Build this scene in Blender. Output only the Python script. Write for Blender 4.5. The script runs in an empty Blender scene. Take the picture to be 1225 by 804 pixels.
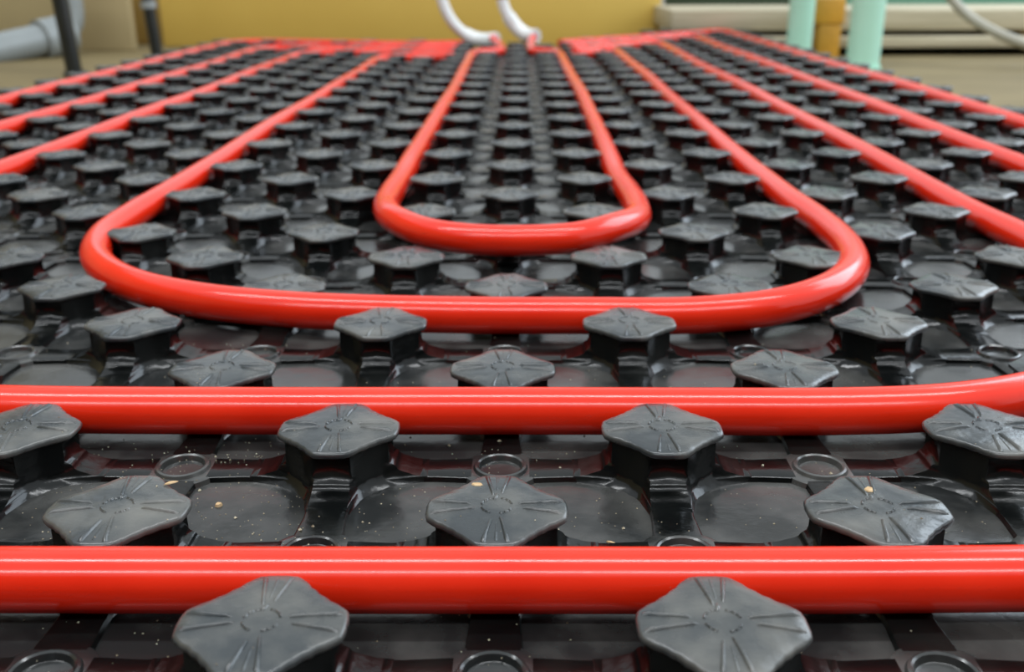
import bpy, bmesh, math, random
from mathutils import Vector, Matrix

random.seed(7)
SC = bpy.context.scene
COL = SC.collection

# ------------------------------------------------------------------ camera
F_PX, PITCH, YAW, ROLL = 1214.34, 0.346911, -0.008569, -0.003628
CAP_Z = 0.0600            # height of the stud caps above the room floor
MAT_Z = CAP_Z - 0.0165    # upper face of the moulded sheet
CAM = Vector((0.006183, -0.185759, CAP_Z + 0.132531))
cy, sy, ct, st = math.cos(YAW), math.sin(YAW), math.cos(PITCH), math.sin(PITCH)
c_r = Vector((cy, -sy, 0)); c_f = Vector((sy*ct, cy*ct, -st)); c_d = Vector((-sy*st, -cy*st, -ct))
cr, sr = math.cos(ROLL), math.sin(ROLL)
AX_U = cr*c_r - sr*c_d
AX_V = sr*c_r + cr*c_d
cam = bpy.data.cameras.new('camera')
cam_ob = bpy.data.objects.new('camera', cam); COL.objects.link(cam_ob)
M = Matrix.Identity(4)
for i in range(3):
    M[i][0] = AX_U[i]; M[i][1] = -AX_V[i]; M[i][2] = -c_f[i]; M[i][3] = CAM[i]
cam_ob.matrix_world = M
cam.sensor_width = 36.0
cam.lens = 36.0*F_PX/1225.0
cam.clip_start = 0.01
cam.dof.use_dof = True
cam.dof.focus_distance = 0.285
cam.dof.aperture_fstop = 15.0
cam.dof.aperture_blades = 7
SC.camera = cam_ob

def project(p):
    q = Vector(p) - CAM
    z = q.dot(c_f)
    if z < 0.01: return None
    return 612.5 + F_PX*q.dot(AX_U)/z, 402 + F_PX*q.dot(AX_V)/z, z

def at(u, v, z):
    """Where the ray through pixel (u, v) meets the level z."""
    d = c_f + AX_U*((u-612.5)/F_PX) + AX_V*((v-402)/F_PX)
    t = (z - CAM.z)/d.z
    return CAM + d*t

def at_y(u, v, y):
    """Where the ray through pixel (u, v) meets the upright plane at distance y."""
    d = c_f + AX_U*((u-612.5)/F_PX) + AX_V*((v-402)/F_PX)
    return CAM + d*((y - CAM.y)/d.y)

# ------------------------------------------------------------------ light
w = bpy.data.worlds.new('room_light'); SC.world = w
w.use_nodes = True
w.node_tree.nodes['Background'].inputs[0].default_value = (0.88, 0.955, 1.0, 1)
w.node_tree.nodes['Background'].inputs[1].default_value = 1.08

def area(name, loc, size, sizey, power, color, target):
    l = bpy.data.lights.new(name, 'AREA'); l.shape = 'RECTANGLE'
    l.size = size; l.size_y = sizey; l.energy = power; l.color = color
    o = bpy.data.objects.new(name, l); COL.objects.link(o)
    o.location = loc
    o.rotation_euler = (Vector(target)-Vector(loc)).to_track_quat('-Z', 'Y').to_euler()
    return o
area('ceiling_tube_lamp', (0.0, 0.55, 2.6), 3.8, 0.12, 62, (0.95, 0.98, 1.0), (0.0, 0.55, 0))
area('ceiling_tube_lamp', (0.0, -1.45, 2.6), 3.8, 0.12, 52, (0.95, 0.98, 1.0), (0.0, -1.45, 0))
area('window_light', (2.6, 2.2, 1.7), 2.4, 1.6, 62, (0.76, 0.88, 1.0), (0.0, 0.6, 0))

vs = SC.view_settings
vs.view_transform = 'Standard'; vs.look = 'None'; vs.exposure = 0.06; vs.gamma = 1.0
vs.use_curve_mapping = False

# ------------------------------------------------------------------ materials
def node_mat(name):
    m = bpy.data.materials.new(name); m.use_nodes = True
    nt = m.node_tree
    return m, nt, nt.nodes['Principled BSDF']

def mat(name, col, rough=0.5, var=0.12, scale=20, bump=0.0, bscale=60, spec=0.5, col2=None, fac=None, rvar=0.0, coat=0.0, space='obj', stretch=(1,1,1)):
    m, nt, b = node_mat(name)
    N, L = nt.nodes, nt.links
    tc = N.new('ShaderNodeTexCoord'); geo = N.new('ShaderNodeNewGeometry')
    mp = N.new('ShaderNodeMapping'); mp.inputs['Scale'].default_value = stretch
    L.new(geo.outputs['Position'] if space == 'world' else tc.outputs['Object'], mp.inputs['Vector'])
    nz = N.new('ShaderNodeTexNoise'); nz.inputs['Scale'].default_value = scale; nz.inputs['Detail'].default_value = 6
    L.new(mp.outputs[0], nz.inputs['Vector'])
    ramp = N.new('ShaderNodeValToRGB')
    c2 = col2 if col2 else tuple(min(1, c*(1+var)) for c in col)
    c1 = tuple(c*(1-var) for c in col) if not col2 else col
    lo, hi = fac if fac else (0.3, 0.7)
    ramp.color_ramp.elements[0].position = lo; ramp.color_ramp.elements[0].color = (*c1, 1)
    ramp.color_ramp.elements[1].position = hi; ramp.color_ramp.elements[1].color = (*c2, 1)
    L.new(nz.outputs[0], ramp.inputs[0]); L.new(ramp.outputs[0], b.inputs['Base Color'])
    b.inputs['Specular IOR Level'].default_value = spec
    b.inputs['Coat Weight'].default_value = coat; b.inputs['Coat Roughness'].default_value = 0.08
    if rvar:
        mr = N.new('ShaderNodeMapRange')
        mr.inputs['From Min'].default_value = 0.3; mr.inputs['From Max'].default_value = 0.7
        mr.inputs['To Min'].default_value = rough-rvar; mr.inputs['To Max'].default_value = rough+rvar
        L.new(nz.outputs[0], mr.inputs['Value']); L.new(mr.outputs[0], b.inputs['Roughness'])
    else:
        b.inputs['Roughness'].default_value = rough
    if bump:
        n2 = N.new('ShaderNodeTexNoise'); n2.inputs['Scale'].default_value = bscale; n2.inputs['Detail'].default_value = 4
        L.new(mp.outputs[0], n2.inputs['Vector'])
        bp = N.new('ShaderNodeBump'); bp.inputs['Strength'].default_value = bump; bp.inputs['Distance'].default_value = 0.001
        L.new(n2.outputs[0], bp.inputs['Height']); L.new(bp.outputs[0], b.inputs['Normal'])
    return m

PLASTIC = mat('black_moulded_plastic', (0.003, 0.0035, 0.0035), 0.19, col2=(0.009, 0.010, 0.009), fac=(0.45, 0.8), spec=0.30, scale=45, rvar=0.07, bump=0.25, bscale=160, space='world')  # stem sides blackened in colour to hold their shade
SHEET = mat('black_glossy_sheet', (0.014, 0.015, 0.015), 0.22, col2=(0.078, 0.077, 0.072), fac=(0.42, 0.8), scale=38, rvar=0.07, bump=0.2, bscale=120, space='world')
CAPM = mat('dusty_lit_top_plastic', (0.025, 0.030, 0.033), 0.27, col2=(0.115, 0.113, 0.102), fac=(0.40, 0.78), scale=60, rvar=0.06, bump=0.3, bscale=220, space='world')  # dust, plus light from above painted in as a paler tone
RED = mat('red_pipe_plastic', (0.68, 0.019, 0.005), 0.17, col2=(0.76, 0.026, 0.007), scale=30, rvar=0.03, bump=0.05, bscale=40, space='world', spec=0.42)
WHITE = mat('white_conduit_plastic', (0.75, 0.78, 0.78), 0.35, var=0.05)
COPPER = mat('rusty_brown_sleeve', (0.30, 0.13, 0.05), 0.5, var=0.2)
FOAM = mat('grey_insulation_foam', (0.35, 0.35, 0.34), 0.9, var=0.06, scale=200, bump=0.3)
YELLOW = mat('yellow_painted_board', (0.55, 0.36, 0.070), 0.55, col2=(0.62, 0.42, 0.090), scale=3, bump=0.1)
OCHRE = mat('dark_ochre_wood', (0.26, 0.16, 0.035), 0.6, var=0.2, scale=8)
FLOOR = mat('tan_concrete_floor', (0.135, 0.098, 0.036), 0.75, col2=(0.20, 0.15, 0.062), scale=5, bump=0.3, bscale=40)
WALLD = mat('dark_shade_wall', (0.045, 0.036, 0.026), 0.7, var=0.2, scale=2)  # dark tone keeps reflections on the stud sides dim
WALLC = mat('cream_wall_paint', (0.55, 0.53, 0.47), 0.8, var=0.05, scale=2)
WALL = mat('beige_wall_paint', (0.33, 0.26, 0.13), 0.8, var=0.1, scale=2)
CARTON = mat('pale_tan_board', (0.37, 0.29, 0.15), 0.8, var=0.07, scale=6)
GREYP = mat('grey_pipe_plastic', (0.24, 0.26, 0.26), 0.4, var=0.06)
BLACKM = mat('black_painted_metal', (0.012, 0.014, 0.013), 0.35, var=0.2)
SILVER = mat('bare_metal', (0.5, 0.5, 0.48), 0.3, var=0.1)
MINT = mat('mint_green_paint', (0.42, 0.72, 0.58), 0.35, var=0.04, scale=6)
MINT2 = mat('mint_wall_paint', (0.16, 0.36, 0.26), 0.6, var=0.06, scale=3)
DKGREEN = mat('dark_green_paint', (0.035, 0.06, 0.030), 0.6, var=0.2, scale=4)
TIMBER = mat('pale_weathered_timber', (0.38, 0.33, 0.22), 0.7, col2=(0.52, 0.46, 0.33), scale=6, stretch=(1, 12, 12), bump=0.2)
BLOCKM = mat('orange_brown_wood', (0.55, 0.27, 0.025), 0.6, var=0.25, scale=12)
HOSE = mat('pale_grey_hose', (0.34, 0.32, 0.26), 0.5, var=0.05)
GRITM = mat('sand_grit', (0.16, 0.12, 0.07), 0.8, col2=(0.45, 0.40, 0.29), fac=(0.4, 0.6), scale=900)
CHIPM = mat('wood_chip', (0.36, 0.21, 0.09), 0.8, col2=(0.55, 0.42, 0.25), scale=300)
INK = mat('dark_print_ink', (0.09, 0.01, 0.006), 0.5, var=0.1)

# ------------------------------------------------------------------ helpers
def link(name, me, m, parent=None, loc=None, sharp=35):
    o = bpy.data.objects.new(name, me); COL.objects.link(o)
    if m and not me.materials: me.materials.append(m)
    if parent: o.parent = parent
    if loc is not None: o.location = loc
    return o

def mesh_from(name, verts, faces, sharp=35):
    me = bpy.data.meshes.new(name)
    me.from_pydata([tuple(v) for v in verts], [], faces)
    bm = bmesh.new(); bm.from_mesh(me)
    bmesh.ops.recalc_face_normals(bm, faces=bm.faces)
    bm.to_mesh(me); bm.free()
    me.shade_smooth()
    me.set_sharp_from_angle(angle=math.radians(sharp))
    return me

def tag(o, label=None, cat=None, group=None, kind=None):
    if label: o['label'] = label
    if cat: o['category'] = cat
    if group: o['group'] = group
    if kind: o['kind'] = kind
    return o

def empty(name, loc=(0, 0, 0)):
    o = bpy.data.objects.new(name, None); COL.objects.link(o); o.location = loc
    o.empty_display_size = 0.02
    return o

def box_mesh(name, sx, sy_, sz, bev=0.003, seg=2):
    bm = bmesh.new()
    bmesh.ops.create_cube(bm, size=1)
    for v in bm.verts:
        v.co = Vector((v.co.x*sx, v.co.y*sy_, (v.co.z+0.5)*sz))
    if bev:
        bmesh.ops.bevel(bm, geom=bm.edges[:], offset=bev, segments=seg, affect='EDGES', profile=0.5)
    me = bpy.data.meshes.new(name); bm.to_mesh(me); bm.free()
    me.shade_smooth(); me.set_sharp_from_angle(angle=math.radians(35))
    return me

def sweep(name, pts, rad, n=24, caps=True, rads=None, sharp=50):
    """A round tube along a list of points (parallel-transported frame)."""
    pts = [Vector(p) for p in pts]
    V, Fc = [], []
    up = Vector((0, 0, 1))
    nrm = None
    for i, p in enumerate(pts):
        t = (pts[min(i+1, len(pts)-1)] - pts[max(i-1, 0)]).normalized()
        if nrm is None:
            nrm = t.orthogonal().normalized() if abs(t.dot(up)) > .95 else (up - t*up.dot(t)).normalized()
        else:
            nrm = (nrm - t*nrm.dot(t)).normalized()
        b = t.cross(nrm)
        r = rads[i] if rads else rad
        for k in range(n):
            a = 2*math.pi*k/n
            V.append(p + (nrm*math.cos(a) + b*math.sin(a))*r)
    for i in range(len(pts)-1):
        for k in range(n):
            Fc.append((i*n+k, i*n+(k+1) % n, (i+1)*n+(k+1) % n, (i+1)*n+k))
    if caps:
        Fc.append(tuple(range(n))[::-1]); Fc.append(tuple(range((len(pts)-1)*n, len(pts)*n)))
    return mesh_from(name, V, Fc, sharp)

def catmull(pts, step=0.006):
    pts = [Vector(p) for p in pts]
    P = [pts[0]*2-pts[1]] + pts + [pts[-1]*2-pts[-2]]
    out = []
    for i in range(1, len(P)-2):
        p0, p1, p2, p3 = P[i-1:i+3]
        def tj(ti, a, b): return ti + max((b-a).length, 1e-6)**0.5
        t0 = 0; t1 = tj(t0, p0, p1); t2 = tj(t1, p1, p2); t3 = tj(t2, p2, p3)
        n = max(2, min(40, int((p2-p1).length/step)))
        for k in range(n):
            t = t1 + (t2-t1)*k/n
            A1 = p0*((t1-t)/(t1-t0)) + p1*((t-t0)/(t1-t0))
            A2 = p1*((t2-t)/(t2-t1)) + p2*((t-t1)/(t2-t1))
            A3 = p2*((t3-t)/(t3-t2)) + p3*((t-t2)/(t3-t2))
            B1 = A1*((t2-t)/(t2-t0)) + A2*((t-t0)/(t2-t0))
            B2 = A2*((t3-t)/(t3-t1)) + A3*((t-t1)/(t3-t1))
            out.append(B1*((t2-t)/(t2-t1)) + B2*((t-t1)/(t2-t1)))
    out.append(pts[-1])
    return out

# ------------------------------------------------------------------ setting
me = box_mesh('floor', 9.0, 9.0, 0.05, 0)
o = link('floor', me, FLOOR, loc=(0, 1.5, -0.05)); tag(o, 'bare tan concrete floor around the heating mat', 'floor', kind='structure')
wb = empty('wall_back', (0, 4.2, 0)); tag(wb, 'cream wall behind the boards, with a wide opening added to brighten reflections', 'wall', kind='structure')  # paled and opened up for brighter, neutral reflections on mat and pipes
link('wall_base', box_mesh('wall_base', 9.0, 0.12, 0.75, 0), WALLC, wb, (0, 0, 0))
link('wall_lintel', box_mesh('wall_lintel', 9.0, 0.12, 0.3, 0), WALLC, wb, (0, 0, 2.4))
for x in (-4.3, 4.3): link('wall_pier', box_mesh('wall_pier', 0.4, 0.12, 1.65, 0), WALLC, wb, (x, 0, 0.75))
wd = empty('added_window', (0, 4.2, 0.75)); tag(wd, 'unseen white framed window added to the back wall to brighten reflections', 'window', kind='structure')  # added window, out of view, lets sky brightness reach the glossy sheet
for x in (-4.07, -2.0, 0.0, 2.0, 4.07): link('added_window_mullion', box_mesh('added_window_mullion', 0.05, 0.06, 1.65, 0), WHITE, wd, (x, 0, 0))
link('added_window_sill', box_mesh('added_window_sill', 8.2, 0.16, 0.03, 0), WHITE, wd, (0, 0, 0))
me = box_mesh('wall', 9.0, 0.12, 2.7, 0)
o = link('shade_wall', me, WALLD, loc=(0, -2.7, 0)); tag(o, 'unseen dark wall added behind the camera to shade the stud fronts', 'wall', kind='structure')  # added out of view to block low light from behind
me = box_mesh('wall', 0.12, 9.0, 2.7, 0)
o = link('wall_left', me, WALL, loc=(-3.2, 1.5, 0)); tag(o, 'beige wall on the left of the room', 'wall', kind='structure')

# ------------------------------------------------------------------ studded heating mat
STEP = 0.05
def far_limit(x):
    if x < -0.12: return 2.02
    if x < 0.13: return 1.88
    if x < 0.28: return 2.08
    return 2.34
X_MIN, X_MAX, Y_MIN = -0.645, 0.545, -0.245

matroot = empty('heating_mat', (0, 0.9, 0))
tag(matroot, 'black plastic underfloor heating mat covered in rows of star-topped studs', 'heating mat')
def mchild(name, me, m, loc=(0, 0, 0)):
    return link(name, me, m, matroot, Vector(loc)-matroot.location)

# outline of the cut sheet (stepped along its far edge)
outline = [(X_MIN, Y_MIN), (X_MAX, Y_MIN), (X_MAX, 2.34), (0.28, 2.34), (0.28, 2.08), (0.13, 2.08), (0.13, 1.88), (-0.12, 1.88), (-0.12, 2.02), (X_MIN, 2.02)]
def slab(name, z0, z1, m):
    n = len(outline)
    V = [(x, y, z0) for x, y in outline] + [(x, y, z1) for x, y in outline]
    Fc = [tuple(range(n)), tuple(range(n, 2*n))] + [(i, (i+1) % n, n+(i+1) % n, n+i) for i in range(n)]
    return mchild(name, mesh_from(name, V, Fc), m)
slab('base_sheet', MAT_Z-0.0016, MAT_Z, SHEET)
tag(slab('foam_backing', 0.0, MAT_Z-0.0016, FOAM), 'grey insulation foam under the black sheet')

mm = 0.001
def rot4(pts):
    out = []
    for q in range(4):
        a = q*math.pi/2; c, s = round(math.cos(a)), round(math.sin(a))
        out += [(x*c-y*s, x*s+y*c) for x, y in pts]
    return out

def stem_geometry(detail):
    """Stem lofted from an eight-sided outline; the four narrow panels flare into low arms on the sheet."""
    def rp(z):
        if z > 10.5: return 14.6 + 0.25*(z-10.5)
        k = (10.5-z)/(10.5-1.8); k = min(1, max(0, k))
        r = 27.5 - 12.9*math.sqrt(max(0, 1-k*k))
        return r + (0.45*math.sin((z-1.8)*2.3) if 2.4 < z < 5.6 else 0)
    zs = [14.2, 12.5, 10.5, 8.5, 7.0, 6.0, 5.4, 4.8, 4.2, 3.6, 3.1, 2.7, 2.4, 2.2, 2.05, 1.95, 1.87, 1.82, 1.8, 1.4, 1.0, 0.6, 0.25, 0.0] if detail else [14.2, 10.5, 6.5, 4.0, 2.6, 1.8, 0.0]
    V, Fc, n = [], [], 0
    for z in zs:
        w_ = 4.8 + 1.3*max(0, (9-z)/9)
        r = rp(max(z, 1.8))
        foot = 2.0*max(0, (4.5-z)/4.5)**2.6
        q = [(r, -w_), (r-0.25, 0), (r, w_)] if detail else [(r, -w_), (r, w_)]
        a = Vector((15.8+foot*0.5, w_+0.9)); b = Vector((w_+0.9, 15.8+foot*0.5))
        d = Vector((1, 1))/math.sqrt(2)
        K = 7 if detail else 3
        for k in range(K):
            t = k/(K-1)
            p = a.lerp(b, t) + d*(-1.2*math.sin(math.pi*t) + foot + (0.22*(-1)**k if 0 < k < K-1 else 0))
            q.append((p.x, p.y))
        ring = rot4(q); n = len(ring)
        V += [(x*mm, y*mm, z*mm) for x, y in ring]
    for i in range(len(zs)-1):
        for k in range(n):
            Fc.append((i*n+k, i*n+(k+1) % n, (i+1)*n+(k+1) % n, (i+1)*n+k))
    # arms running on from the flares towards the dimples
    for q in range(4):
        a = q*math.pi/2; c, s = round(math.cos(a)), round(math.sin(a))
        base = len(V)
        for x, wt, wb in ((20, 6.0, 6.5), (30, 5.8, 6.3), (41, 6.6, 7.1)):
            for y, z in ((-wb, 0), (-wt-.1, 1.5), (-wt+.4, 1.8), (wt-.4, 1.8), (wt+.1, 1.5), (wb, 0)):
                V.append(((x*c-y*s)*mm, (x*s+y*c)*mm, z*mm))
        for i in range(2):
            for k in range(5):
                Fc.append((base+i*6+k, base+i*6+k+1, base+(i+1)*6+k+1, base+(i+1)*6+k))
    return V, Fc

def cap_geometry(detail):
    K = 9 if detail else 3
    q = [(18.3, -4.5), (18.7, -2.0), (18.7, 2.0), (18.3, 4.5)] if detail else [(18.5, -4.8), (18.5, 4.8)]
    if detail: q = [(17.5, -5.5)] + q + [(17.5, 5.5)]
    a = Vector((17.0, 6.1)); b = Vector((6.1, 17.0)); d = Vector((1, 1))/math.sqrt(2)
    for k in range(1, K-1):
        t = k/(K-1)
        p = a.lerp(b, t) - d*(0.62*math.sin(math.pi*t) + (0.14*(-1)**k))
        q.append((p.x, p.y))
    ring = rot4(q); n = len(ring)
    prof = [(.87, 13.4), (.965, 13.55), (.995, 14.1), (1.0, 14.9), (.985, 15.5), (.95, 15.85), (.80, 16.05), (.55, 16.25), (.25, 16.4)] if detail else [(.87, 13.4), (1.0, 14.0), (1.0, 15.2), (.95, 15.85), (.45, 16.3)]
    V = [(x*s*mm, y*s*mm, z*mm) for s, z in prof for x, y in ring]
    Fc = [tuple(range(n))]
    for i in range(len(prof)-1):
        for k in range(n):
            Fc.append((i*n+k, i*n+(k+1) % n, (i+1)*n+(k+1) % n, (i+1)*n+k))
    top = len(V); V.append((0, 0, 16.45*mm)); L = (len(prof)-1)*n
    for k in range(n): Fc.append((L+k, L+(k+1) % n, top))
    if detail:
        def zt(x, y):
            r = math.hypot(x, y)/18.3
            return 15.95 + 0.5*(1-r)
        def ridge(p0, p1, w0, w1, h):
            p0, p1 = Vector(p0), Vector(p1)
            t = (p1-p0).normalized(); nn = Vector((-t.y, t.x))
            base = len(V)
            for f in (0, .12, .88, 1):
                p = p0.lerp(p1, f); ww = w0 + (w1-w0)*f
                hh = h if 0 < f < 1 else 0
                for off, z in ((-ww, -.15), (-ww*.5, hh*.65), (0, hh), (ww*.5, hh*.65), (ww, -.15)):
                    pp = p + nn*off
                    V.append((pp.x*mm, pp.y*mm, (zt(pp.x, pp.y)+z)*mm))
            for i in range(3):
                for k in range(4):
                    Fc.append((base+i*5+k, base+i*5+k+1, base+(i+1)*5+k+1, base+(i+1)*5+k))
        for q_ in range(4):
            a_ = q_*math.pi/2; c, s = math.cos(a_), math.sin(a_)
            R = lambda x, y: (x*c-y*s, x*s+y*c)
            ridge(R(5.4, 1.0), R(17.2, 3.0), .5, .75, .85)
            ridge(R(6.6, -1.2), R(17.2, -3.2), .5, .75, .85)
            if q_ % 2: ridge(R(7.8, 0.1), R(16.6, 0.0), .3, .5, .25)
        # arc marks in the middle
        for a0, a1 in ((0.2, 1.3), (1.75, 3.0), (3.4, 4.3), (4.9, 5.9)):
            P = [(4.1*math.cos(a0+(a1-a0)*j/3), 4.1*math.sin(a0+(a1-a0)*j/3)) for j in range(4)]
            for j in range(3): ridge(P[j], P[j+1], .5, .5, .5)
        ridge((-0.7, 3.2), (0.1, 6.2), .55, .85, .6)
    return V, Fc

V, Fc = stem_geometry(True); STEM = mesh_from('stud', V, Fc, 40); STEM.materials.append(PLASTIC)
V, Fc = cap_geometry(True); CAPME = mesh_from('stud_cap', V, Fc, 62); CAPME.materials.append(CAPM)
lo_stem, lo_cap = stem_geometry(False), cap_geometry(False)

def dimple_geometry(n=28):
    prof = [(12.6, 0), (12.2, 1.5), (11.6, 1.78), (8.6, 1.78), (8.1, 2.7), (7.4, 2.95), (6.8, 2.6), (6.3, 0.9), (5.6, 0.7)]
    V = [(r*math.cos(2*math.pi*k/n)*mm, r*math.sin(2*math.pi*k/n)*mm, z*mm) for r, z in prof for k in range(n)]
    Fc = [(i*n+k, i*n+(k+1) % n, (i+1)*n+(k+1) % n, (i+1)*n+k) for i in range(len(prof)-1) for k in range(n)]
    Fc.append(tuple(range((len(prof)-1)*n, len(prof)*n)))
    return V, Fc
V, Fc = dimple_geometry(); DIMPLE = mesh_from('dimple', V, Fc, 40); DIMPLE.materials.append(SHEET)

studs, dimples = [], []
for i in range(-12, 11):
    for j in range(-4, 47):
        x, y = i*STEP, j*STEP
        if y > far_limit(x)-0.025: continue
        p = project((x, y, CAP_Z))
        seen = p is not None and -30 < p[0] < 1255 and p[1] < 830
        (studs if (i+j) % 2 else dimples).append((0 if seen else 1, p[2] if p else 9, x, y))
def split(lst, n):
    lst.sort()
    near = [s for s in lst[:n] if s[0] == 0]
    return near, lst[len(near):]
near, rest = split(studs, 300)
for _, _, x, y in near:
    s = mchild('stud', STEM, None, (x, y, MAT_Z))
    c = link('stud_cap', CAPME, None, s)
def joined(name, items, geo, m, sharp):
    V, Fc = [], []
    for _, _, x, y in items:
        b = len(V)
        V += [(v[0]+x, v[1]+y, v[2]+MAT_Z) for v in geo[0]]
        Fc += [tuple(k+b for k in f) for f in geo[1]]
    if not V: return
    tag(mchild(name, mesh_from(name, V, Fc, sharp), m), kind='stuff')
joined('distant_studs', rest, lo_stem, PLASTIC, 35)
joined('distant_stud_caps', rest, lo_cap, CAPM, 35)
near_d, rest_d = split(dimples, 130)
for _, _, x, y in near_d: mchild('dimple', DIMPLE, None, (x, y, MAT_Z))
joined('distant_dimples', rest_d, dimple_geometry(12), SHEET, 40)

# ------------------------------------------------------------------ red heating pipe runs
PR = 0.0080
PZ = CAP_Z - 0.0064
def wob(x, y): return (x, y, PZ)
def leg(x, y0, y1, n=14, amp=0.0015, ph=0):
    return [(x + amp*math.sin(ph + 6*(y0+(y1-y0)*k/n)), y0+(y1-y0)*k/n, PZ - 0.0006 + 0.0006*math.sin(ph*2+5*k)) for k in range(n+1)]
def pipe(label, pts):
    o = link('heating_pipe', sweep('heating_pipe', catmull(pts), PR, 28), RED)
    return tag(o, label, 'pipe', 'red heating pipe runs on the mat')

# innermost U
FZ = PZ + 0.0072
p = list(reversed(leg(-0.0765, 0.52, 1.61, ph=1)))
p += [(-0.0775, 0.46, PZ+.002), (-0.0745, 0.415, PZ+.004), (-0.064, 0.371, FZ), (-0.042, 0.339, FZ), (-0.018, 0.326, FZ), (0.008, 0.3235, FZ), (0.034, 0.329, FZ), (0.056, 0.350, FZ), (0.0715, 0.379, PZ+.005), (0.0765, 0.422, PZ+.003), (0.077, 0.47, PZ+.001)]
p += leg(0.077, 0.53, 1.61, ph=2)
p = [(-0.048, 1.875, PZ+.013), (-0.036, 1.82, PZ+.006), (-0.027, 1.75, PZ), (-0.032, 1.70, PZ), (-0.050, 1.675, PZ), (-0.068, 1.656, PZ)] + p + [(0.068, 1.656, PZ), (0.050, 1.675, PZ), (0.032, 1.70, PZ), (0.026, 1.75, PZ), (0.027, 1.82, PZ+.006), (0.032, 1.875, PZ+.014)]
run1 = pipe('innermost red pipe bent into a narrow U at the middle of the mat', p)
# second U
p = [(-0.105, 1.575, PZ+.001), (-0.15, 1.575, PZ), (-0.185, 1.568, PZ), (-0.213, 1.545, PZ), (-0.225, 1.51, PZ)]
p += list(reversed(leg(-0.2265, 0.46, 1.48, ph=.5)))
p += [(-0.2275, 0.41, PZ), (-0.224, 0.355, PZ), (-0.207, 0.308, PZ), (-0.175, 0.269, PZ), (-0.137, 0.246, PZ), (-0.09, 0.232, PZ), (-0.03, 0.2255, PZ), (0.03, 0.224, PZ), (0.08, 0.2245, PZ), (0.115, 0.232, PZ+.001), (0.144, 0.252, PZ+.002), (0.165, 0.284, PZ+.002), (0.1775, 0.330, PZ+.001), (0.181, 0.385, PZ)]
p += leg(0.178, 0.45, 1.64, ph=.3) + [(0.172, 1.69, PZ), (0.150, 1.69, PZ), (0.125, 1.655, PZ), (0.102, 1.625, PZ+.002)]
run2 = pipe('red pipe in the second U, wider, around the innermost one', p)
# third run: crosses the sharp foreground between the third and fourth stud rows
p = [(-0.11, 1.675, PZ+.001), (-0.20, 1.675, PZ), (-0.30, 1.675, PZ), (-0.342, 1.665, PZ), (-0.368, 1.63, PZ)]
p += list(reversed(leg(-0.376, 0.36, 1.58, ph=1.4)))
p += [(-0.376, 0.30, PZ), (-0.366, 0.24, PZ), (-0.335, 0.180, PZ), (-0.285, 0.146, PZ), (-0.22, 0.132, PZ), (-0.16, 0.1265, PZ), (-0.08, 0.1250, PZ), (0.0, 0.1250, PZ), (0.07, 0.1245, PZ), (0.11, 0.1245, PZ), (0.148, 0.128, PZ), (0.182, 0.139, PZ), (0.222, 0.165, PZ), (0.258, 0.215, PZ), (0.276, 0.28, PZ), (0.281, 0.34, PZ)]
p += leg(0.281, 0.42, 1.82, ph=2.2) + [(0.276, 1.87, PZ), (0.250, 1.875, PZ), (0.20, 1.815, PZ), (0.15, 1.75, PZ), (0.10, 1.70, PZ+.001)]
run3 = pipe('red pipe crossing the foreground behind the third stud row from the front', p)
# fourth run: nearest to the camera
p = [(-0.11, 1.775, PZ+.001), (-0.20, 1.775, PZ), (-0.38, 1.785, PZ), (-0.44, 1.79, PZ), (-0.468, 1.755, PZ)]
p += list(reversed(leg(-0.475, 0.30, 1.69, ph=.2)))
p += [(-0.475, 0.22, PZ), (-0.46, 0.14, PZ), (-0.41, 0.07, PZ), (-0.34, 0.036, PZ), (-0.25, 0.026, PZ), (-0.12, 0.0250, PZ), (0.0, 0.0250, PZ), (0.10, 0.0255, PZ), (0.17, 0.028, PZ), (0.24, 0.036, PZ), (0.31, 0.066, PZ), (0.358, 0.13, PZ), (0.378, 0.22, PZ)]
p += leg(0.383, 0.30, 1.98, ph=.9) + [(0.379, 2.055, PZ), (0.355, 2.065, PZ), (0.30, 2.005, PZ), (0.20, 1.90, PZ), (0.10, 1.80, PZ+.001)]
run4 = pipe('red pipe crossing the picture closest to the camera, behind the front studs', p)
# outer run
p = [(-0.105, 1.87, PZ+.001), (-0.22, 1.875, PZ), (-0.42, 1.93, PZ), (-0.535, 1.955, PZ), (-0.57, 1.915, PZ)]
p += list(reversed(leg(-0.577, 0.20, 1.84, ph=2.6)))
p += [(-0.575, 0.10, PZ), (-0.55, 0.0, PZ), (-0.48, -0.055, PZ), (-0.38, -0.073, PZ), (-0.2, -0.075, PZ), (0.0, -0.075, PZ), (0.2, -0.075, PZ), (0.34, -0.07, PZ), (0.43, -0.035, PZ), (0.47, 0.05, PZ), (0.477, 0.14, PZ)]
p += leg(0.482, 0.24, 2.14, ph=1.8) + [(0.482, 2.23, PZ), (0.46, 2.26, PZ), (0.40, 2.20, PZ), (0.26, 2.06, PZ), (0.085, 1.87, PZ+.002)]
run5 = pipe('outermost red pipe along the left and right edges of the mat', p)

# worn black lettering rows on the third run, far left
V, Fc = [], []
for k in range(9):
    if k == 5: continue
    x0, y0 = -0.1715 + k*0.0015, 0.1285
    b0 = len(V)
    for xx in (x0, x0+0.0007+0.0003*(k % 3)):
        for ang in (66, 74):
            A_ = math.radians(ang)
            V.append((xx, y0 - (PR+0.0002)*math.cos(A_), PZ + (PR+0.0002)*math.sin(A_)))
    Fc.append((b0, b0+1, b0+3, b0+2))
tag(link('printed_marks', mesh_from('printed_marks', V, Fc), INK, run3), 'worn row of dark printed characters')

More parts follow.
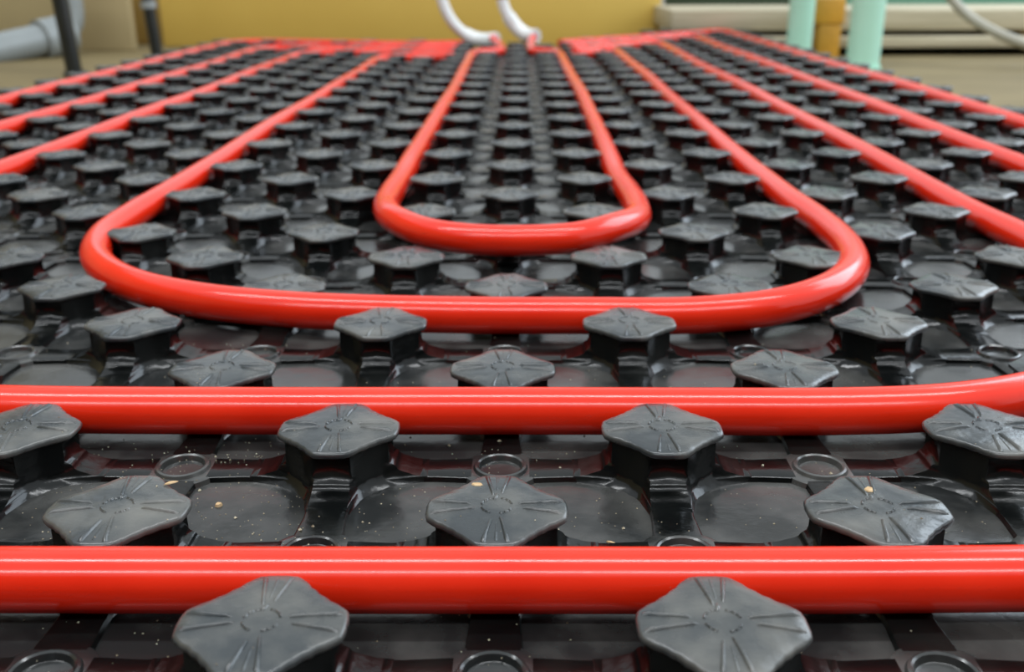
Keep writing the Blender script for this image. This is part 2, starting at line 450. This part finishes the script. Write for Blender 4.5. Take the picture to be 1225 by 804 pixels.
# ------------------------------------------------------------------ white conduits at the far end
def conduit(label, pts, rust=None):
    root = empty('pipe_conduit', pts[0]); tag(root, label, 'conduit', 'white conduits at the far end of the mat')
    off = Vector(pts[0])
    P = [q-off for q in catmull(pts, 0.01)]
    link('elbow_tube', sweep('elbow_tube', P, 0.0108, 20), WHITE, root)
    k = 4
    link('end_collar', sweep('end_collar', P[:k+3], 0.0136, 20), WHITE, root)
    n = int(len(P)*(0.42 if rust else 0.78))
    link('riser_sleeve', sweep('riser_sleeve', P[n:], 0.0116, 20), rust or WHITE, root)
    return root
Y0 = 1.90
A = lambda u, v, dy=0: at_y(u, v, Y0+dy)
conduit('white curved pipe conduit rising on the left at the mat end', [A(594, 47, -.03), A(578, 48, -.01), A(562, 44), A(546, 32), A(535, 16), A(529, 0), A(526, -20), A(524, -60), A(523, -110)], None)
conduit('white curved pipe conduit with rusty brown upper end, right of the other', [A(641, 43, -.03), A(630, 42, -.01), A(618, 33), A(608, 19), A(602, 5), A(600, -10), A(598, -40), A(597, -100)], COPPER)

# ------------------------------------------------------------------ background things
def bg_box(name, label, cat, u0, u1, y, z0, h, depth, m, rz=0, group=None, parts=None):
    a, b = at_y(u0, 30, y), at_y(u1, 30, y)
    o = link(name, box_mesh(name, abs(b.x-a.x), depth, h, 0.004), m, loc=((a.x+b.x)/2, y+depth/2, z0))
    o.rotation_euler.z = rz
    return tag(o, label, cat, group)
# yellow board with a narrow top rail
yb = bg_box('yellow_board', 'large yellow painted panel standing across behind the mat', 'panel', 193, 790, 2.62, 0, 0.21, 0.035, YELLOW)
bg_box('ochre_board', 'narrow dark ochre board standing left of the yellow panel', 'board', 153, 192, 2.72, 0, 0.24, 0.03, OCHRE)
bg_box('tan_carton', 'pale tan board standing behind the black legs', 'board', 92, 157, 2.50, 0, 0.24, 0.03, CARTON)
bg_box('wall_cover_board', 'long beige board added at the far left to cover the pale back wall', 'board', -700, 92, 2.95, 0, 0.30, 0.03, WALL)  # added cover in wall colour, so the back wall can stay pale

# grey drain pipe with socket
g0, g1 = at_y(-60, 72, 2.10), at_y(62, 45, 2.30)
root = empty('drain_pipe', (g0.x, g0.y, 0)); tag(root, 'grey plastic drain pipe at the far left', 'pipe')
off = root.location
link('tube', sweep('tube', [g0-off, (g0+g1)/2-off, g1-off], 0.036, 24), GREYP, root)
d = (g1-g0).normalized()
link('socket', sweep('socket', [g1-d*0.03-off, g1-d*0.005-off, g1+d*0.045-off], 0.046, 24), GREYP, root)
e0 = g1 + d*0.02
link('elbow', sweep('elbow', catmull([e0-off, e0+d*0.03+Vector((0, 0, .03))-off, e0+d*0.035+Vector((0, 0, .08))-off, e0+d*0.035+Vector((0, 0, .2))-off], .01), 0.034, 24), GREYP, root)
for q in (0.15,):
    pp = g0.lerp(g1, q)
    link('support_block', box_mesh('support_block', 0.05, 0.08, max(0.01, pp.z-0.034), 0.003), TIMBER, root, (pp.x-off.x, pp.y-off.y, 0))

# black stand legs
def stand_leg(label, base, top, r, clamp=None):
    root = empty('stand_leg', base); tag(root, label, 'stand', 'black stand legs at the far left')
    t = top-base
    link('rod', sweep('rod', [Vector((0, 0, .004)), t*0.5, t], r, 16), BLACKM, root)
    link('foot', sweep('foot', [Vector((0, 0, 0)), t*0.012, t*0.05], r*1.35, 16), BLACKM, root)
    if clamp: link('clamp', sweep('clamp', [t*clamp, t*(clamp+.07)], r*1.3, 16), GREYP, root)
    return root
b1 = at(90, 92, 0.0); stand_leg('thicker black stand leg slanting down beside the grey pipe', b1, at_y(60, -60, b1.y), 0.0150)
b2 = at(190, 78, 0.0); stand_leg('thin black stand leg with a metal clamp before the yellow panel', b2, at_y(168, -50, b2.y), 0.0125, 0.54)

# mint posts
def post(label, u, v, r):
    b = at(u, v, 0.0)
    root = empty('mint_post', b); tag(root, label, 'post', 'mint green posts at the far right')
    link('tube', sweep('tube', [Vector((0, 0, 0)), Vector((0, 0, 0.3)), Vector((0, 0, .7))], r, 32), MINT, root)
    link('floor_flange', sweep('floor_flange', [Vector((0, 0, 0)), Vector((0, 0, 0.006))], r*1.12, 32), MINT, root)
post('nearer and thicker mint green post right of the mat', 1031, 82, 0.0325)
post('slimmer mint green post further back, left of the thick one', 954, 72, 0.0275)

# timber pile: two long pale beams on bearers
YB = 2.25
def beam(label, v0, v1, u0, u1, y, depth):
    lo, hi = at_y(u0, v1, y), at_y(u0, v0, y)
    r = at_y(u1, v1, y)
    o = link('timber_beam', box_mesh('timber_beam', r.x-lo.x, depth, hi.z-lo.z, 0.004), TIMBER, loc=((lo.x+r.x)/2, y+depth/2, lo.z))
    tag(o, label, 'timber', 'pale timber beams behind the mint posts')
    return lo.z, hi.z
zb0, zb1 = beam('lower pale timber beam of the pile at the far right', 45, 58, 812, 1500, YB, 0.40)
zt0, zt1 = beam('upper pale timber beam of the pile at the far right', 12, 37, 803, 1500, YB+0.03, 0.34)
for u, lb in ((850, 'small dark bearer under the left of the timber beams'), (1300, 'small dark bearer under the right of the timber beams')):
    x = at_y(u, 30, YB).x
    o = link('bearer_block', box_mesh('bearer_block', 0.06, 0.38, zb0, 0.002), OCHRE, loc=(x, YB+0.20, 0)); tag(o, lb, 'block', 'bearers of the timber pile')
for u, lb in ((860, 'spacer block between the two beams, left one'), (1250, 'spacer block between the two beams, right one')):
    x = at_y(u, 30, YB).x
    o = link('spacer_block', box_mesh('spacer_block', 0.06, 0.30, zt0-zb1, 0.001), OCHRE, loc=(x, YB+0.20, zb1)); tag(o, lb, 'block', 'spacers of the timber pile')
# orange-brown wooden block on end
bx = at_y(989, 30, 2.20)
root = empty('wooden_block', (bx.x, 2.20, 0)); tag(root, 'orange-brown wooden block on end between the mint posts', 'block')
link('lower_block', box_mesh('lower_block', 0.05, 0.05, 0.075, 0.004), BLOCKM, root, (0.002, 0, 0))
link('upper_block', box_mesh('upper_block', 0.068, 0.055, 0.055, 0.004), BLOCKM, root, (-0.003, 0, 0.075))
# green boards behind
bg_box('dark_green_partition', 'dark green panel behind the timber, next to the yellow panel', 'panel', 795, 975, 2.95, 0, 0.3, 0.03, DKGREEN)
bg_box('green_partition', 'mint green painted panel behind the timber at the far right', 'panel', 976, 1600, 2.95, 0, 0.3, 0.03, MINT2)
# hose
P = [at_y(1120, -45, 2.1), at_y(1136, -5, 2.08), at_y(1160, 20, 2.05), at_y(1190, 38, 2.0), at_y(1230, 54, 1.95), at_y(1290, 70, 1.9)]
P += [Vector((P[-1].x+0.09, P[-1].y-0.03, 0.012)), Vector((P[-1].x+0.3, P[-1].y-0.05, 0.010))]
root = link('hose', sweep('hose', catmull(P, .01), 0.0105, 14), HOSE); tag(root, 'pale grey hose hanging down at the right edge', 'hose')

# ------------------------------------------------------------------ grit and chips
def surf_z(x, y):
    """Height of sheet, arm or dimple under a point; None on a stud."""
    best = MAT_Z
    i0, j0 = round(x/STEP), round(y/STEP)
    for i in range(i0-1, i0+2):
        for j in range(j0-1, j0+2):
            dx, dy = abs(x-i*STEP), abs(y-j*STEP)
            if (i+j) % 2:
                if dx < .0165 and dy < .0165 and dx+dy < .0225: return CAP_Z-0.0004
                if dx < .030 and dy < .030 and min(dx, dy) < .0085 or dx+dy < .026: return None
                if min(dx, dy) < .0055 and max(dx, dy) < .042: best = MAT_Z+.0018
            elif math.hypot(dx, dy) < .0112: best = MAT_Z+.0018
    return best
V, Fc = [], []
tries = 0
while len(Fc) < 4400 and tries < 16000:
    tries += 1
    y = random.choice((random.uniform(-0.02, 0.22), random.gauss(0.075, 0.03)))
    x = random.choice((random.uniform(-0.2, 0.2), random.gauss(-0.09, 0.05)))
    z = surf_z(x, y)
    if z is None or (z > CAP_Z-.002 and random.random() < .75): continue
    s = random.uniform(.00010, .00030) if random.random() < .93 else random.uniform(.00035, .0007)
    b = len(V)
    a = random.uniform(0, 6.28)
    for k in range(4):
        V.append((x+s*math.cos(a+k*1.57)*random.uniform(.7, 1.4), y+s*math.sin(a+k*1.57)*random.uniform(.7, 1.4), z+s*random.uniform(0, .3)))
    V.append((x, y, z+s*1.2))
    Fc += [(b+k, b+(k+1) % 4, b+4) for k in range(4)]
o = link('sand_grit', mesh_from('sand_grit', V, Fc, 10), GRITM); tag(o, 'fine pale sand grit scattered over the front of the mat', 'grit', kind='stuff')

def chip(label, u, v, z, sx, sy_, sz, rz):
    n = 7
    ring = [(math.cos(6.283*k/n)*sx*.5*random.uniform(.6, 1.1), math.sin(6.283*k/n)*sy_*.5*random.uniform(.6, 1.1)) for k in range(n)]
    V = [(x, y, 0) for x, y in ring] + [(x*.8, y*.8, sz*random.uniform(.6, 1)) for x, y in ring]
    me = mesh_from('wood_chip', V, [tuple(range(n)), tuple(range(n, 2*n))] + [(k, (k+1) % n, n+(k+1) % n, n+k) for k in range(n)], 30)
    o = link('wood_chip', me, CHIPM, loc=at(u, v, z)); o.rotation_euler.z = rz
    tag(o, label, 'wood chip', 'wood chips on the mat')
chip('largest brown wood chip lying on the sheet left of the stud', 262, 605, MAT_Z, .0028, .0022, .0010, .3)
chip('pale wood chip on the left edge of a stud cap in the second row', 204, 578, CAP_Z-.0004, .0040, .0018, .0004, .5)
chip('pale wood chip on the back of the middle stud cap in the second row', 571, 580, CAP_Z-.0005, .0042, .0022, .0004, -.3)
chip('pale crumb at the centre of the right stud cap in the second row', 1040, 586, CAP_Z-.0001, .0040, .0036, .0004, .6)
chip('small pale chip on the sheet in front of the third stud row, right of centre', 731, 650, MAT_Z, .0032, .0012, .0006, -.4)
chip('small pale chip on the sheet beside the right ring mark', 902, 562, MAT_Z, .0022, .0008, .0006, .1)
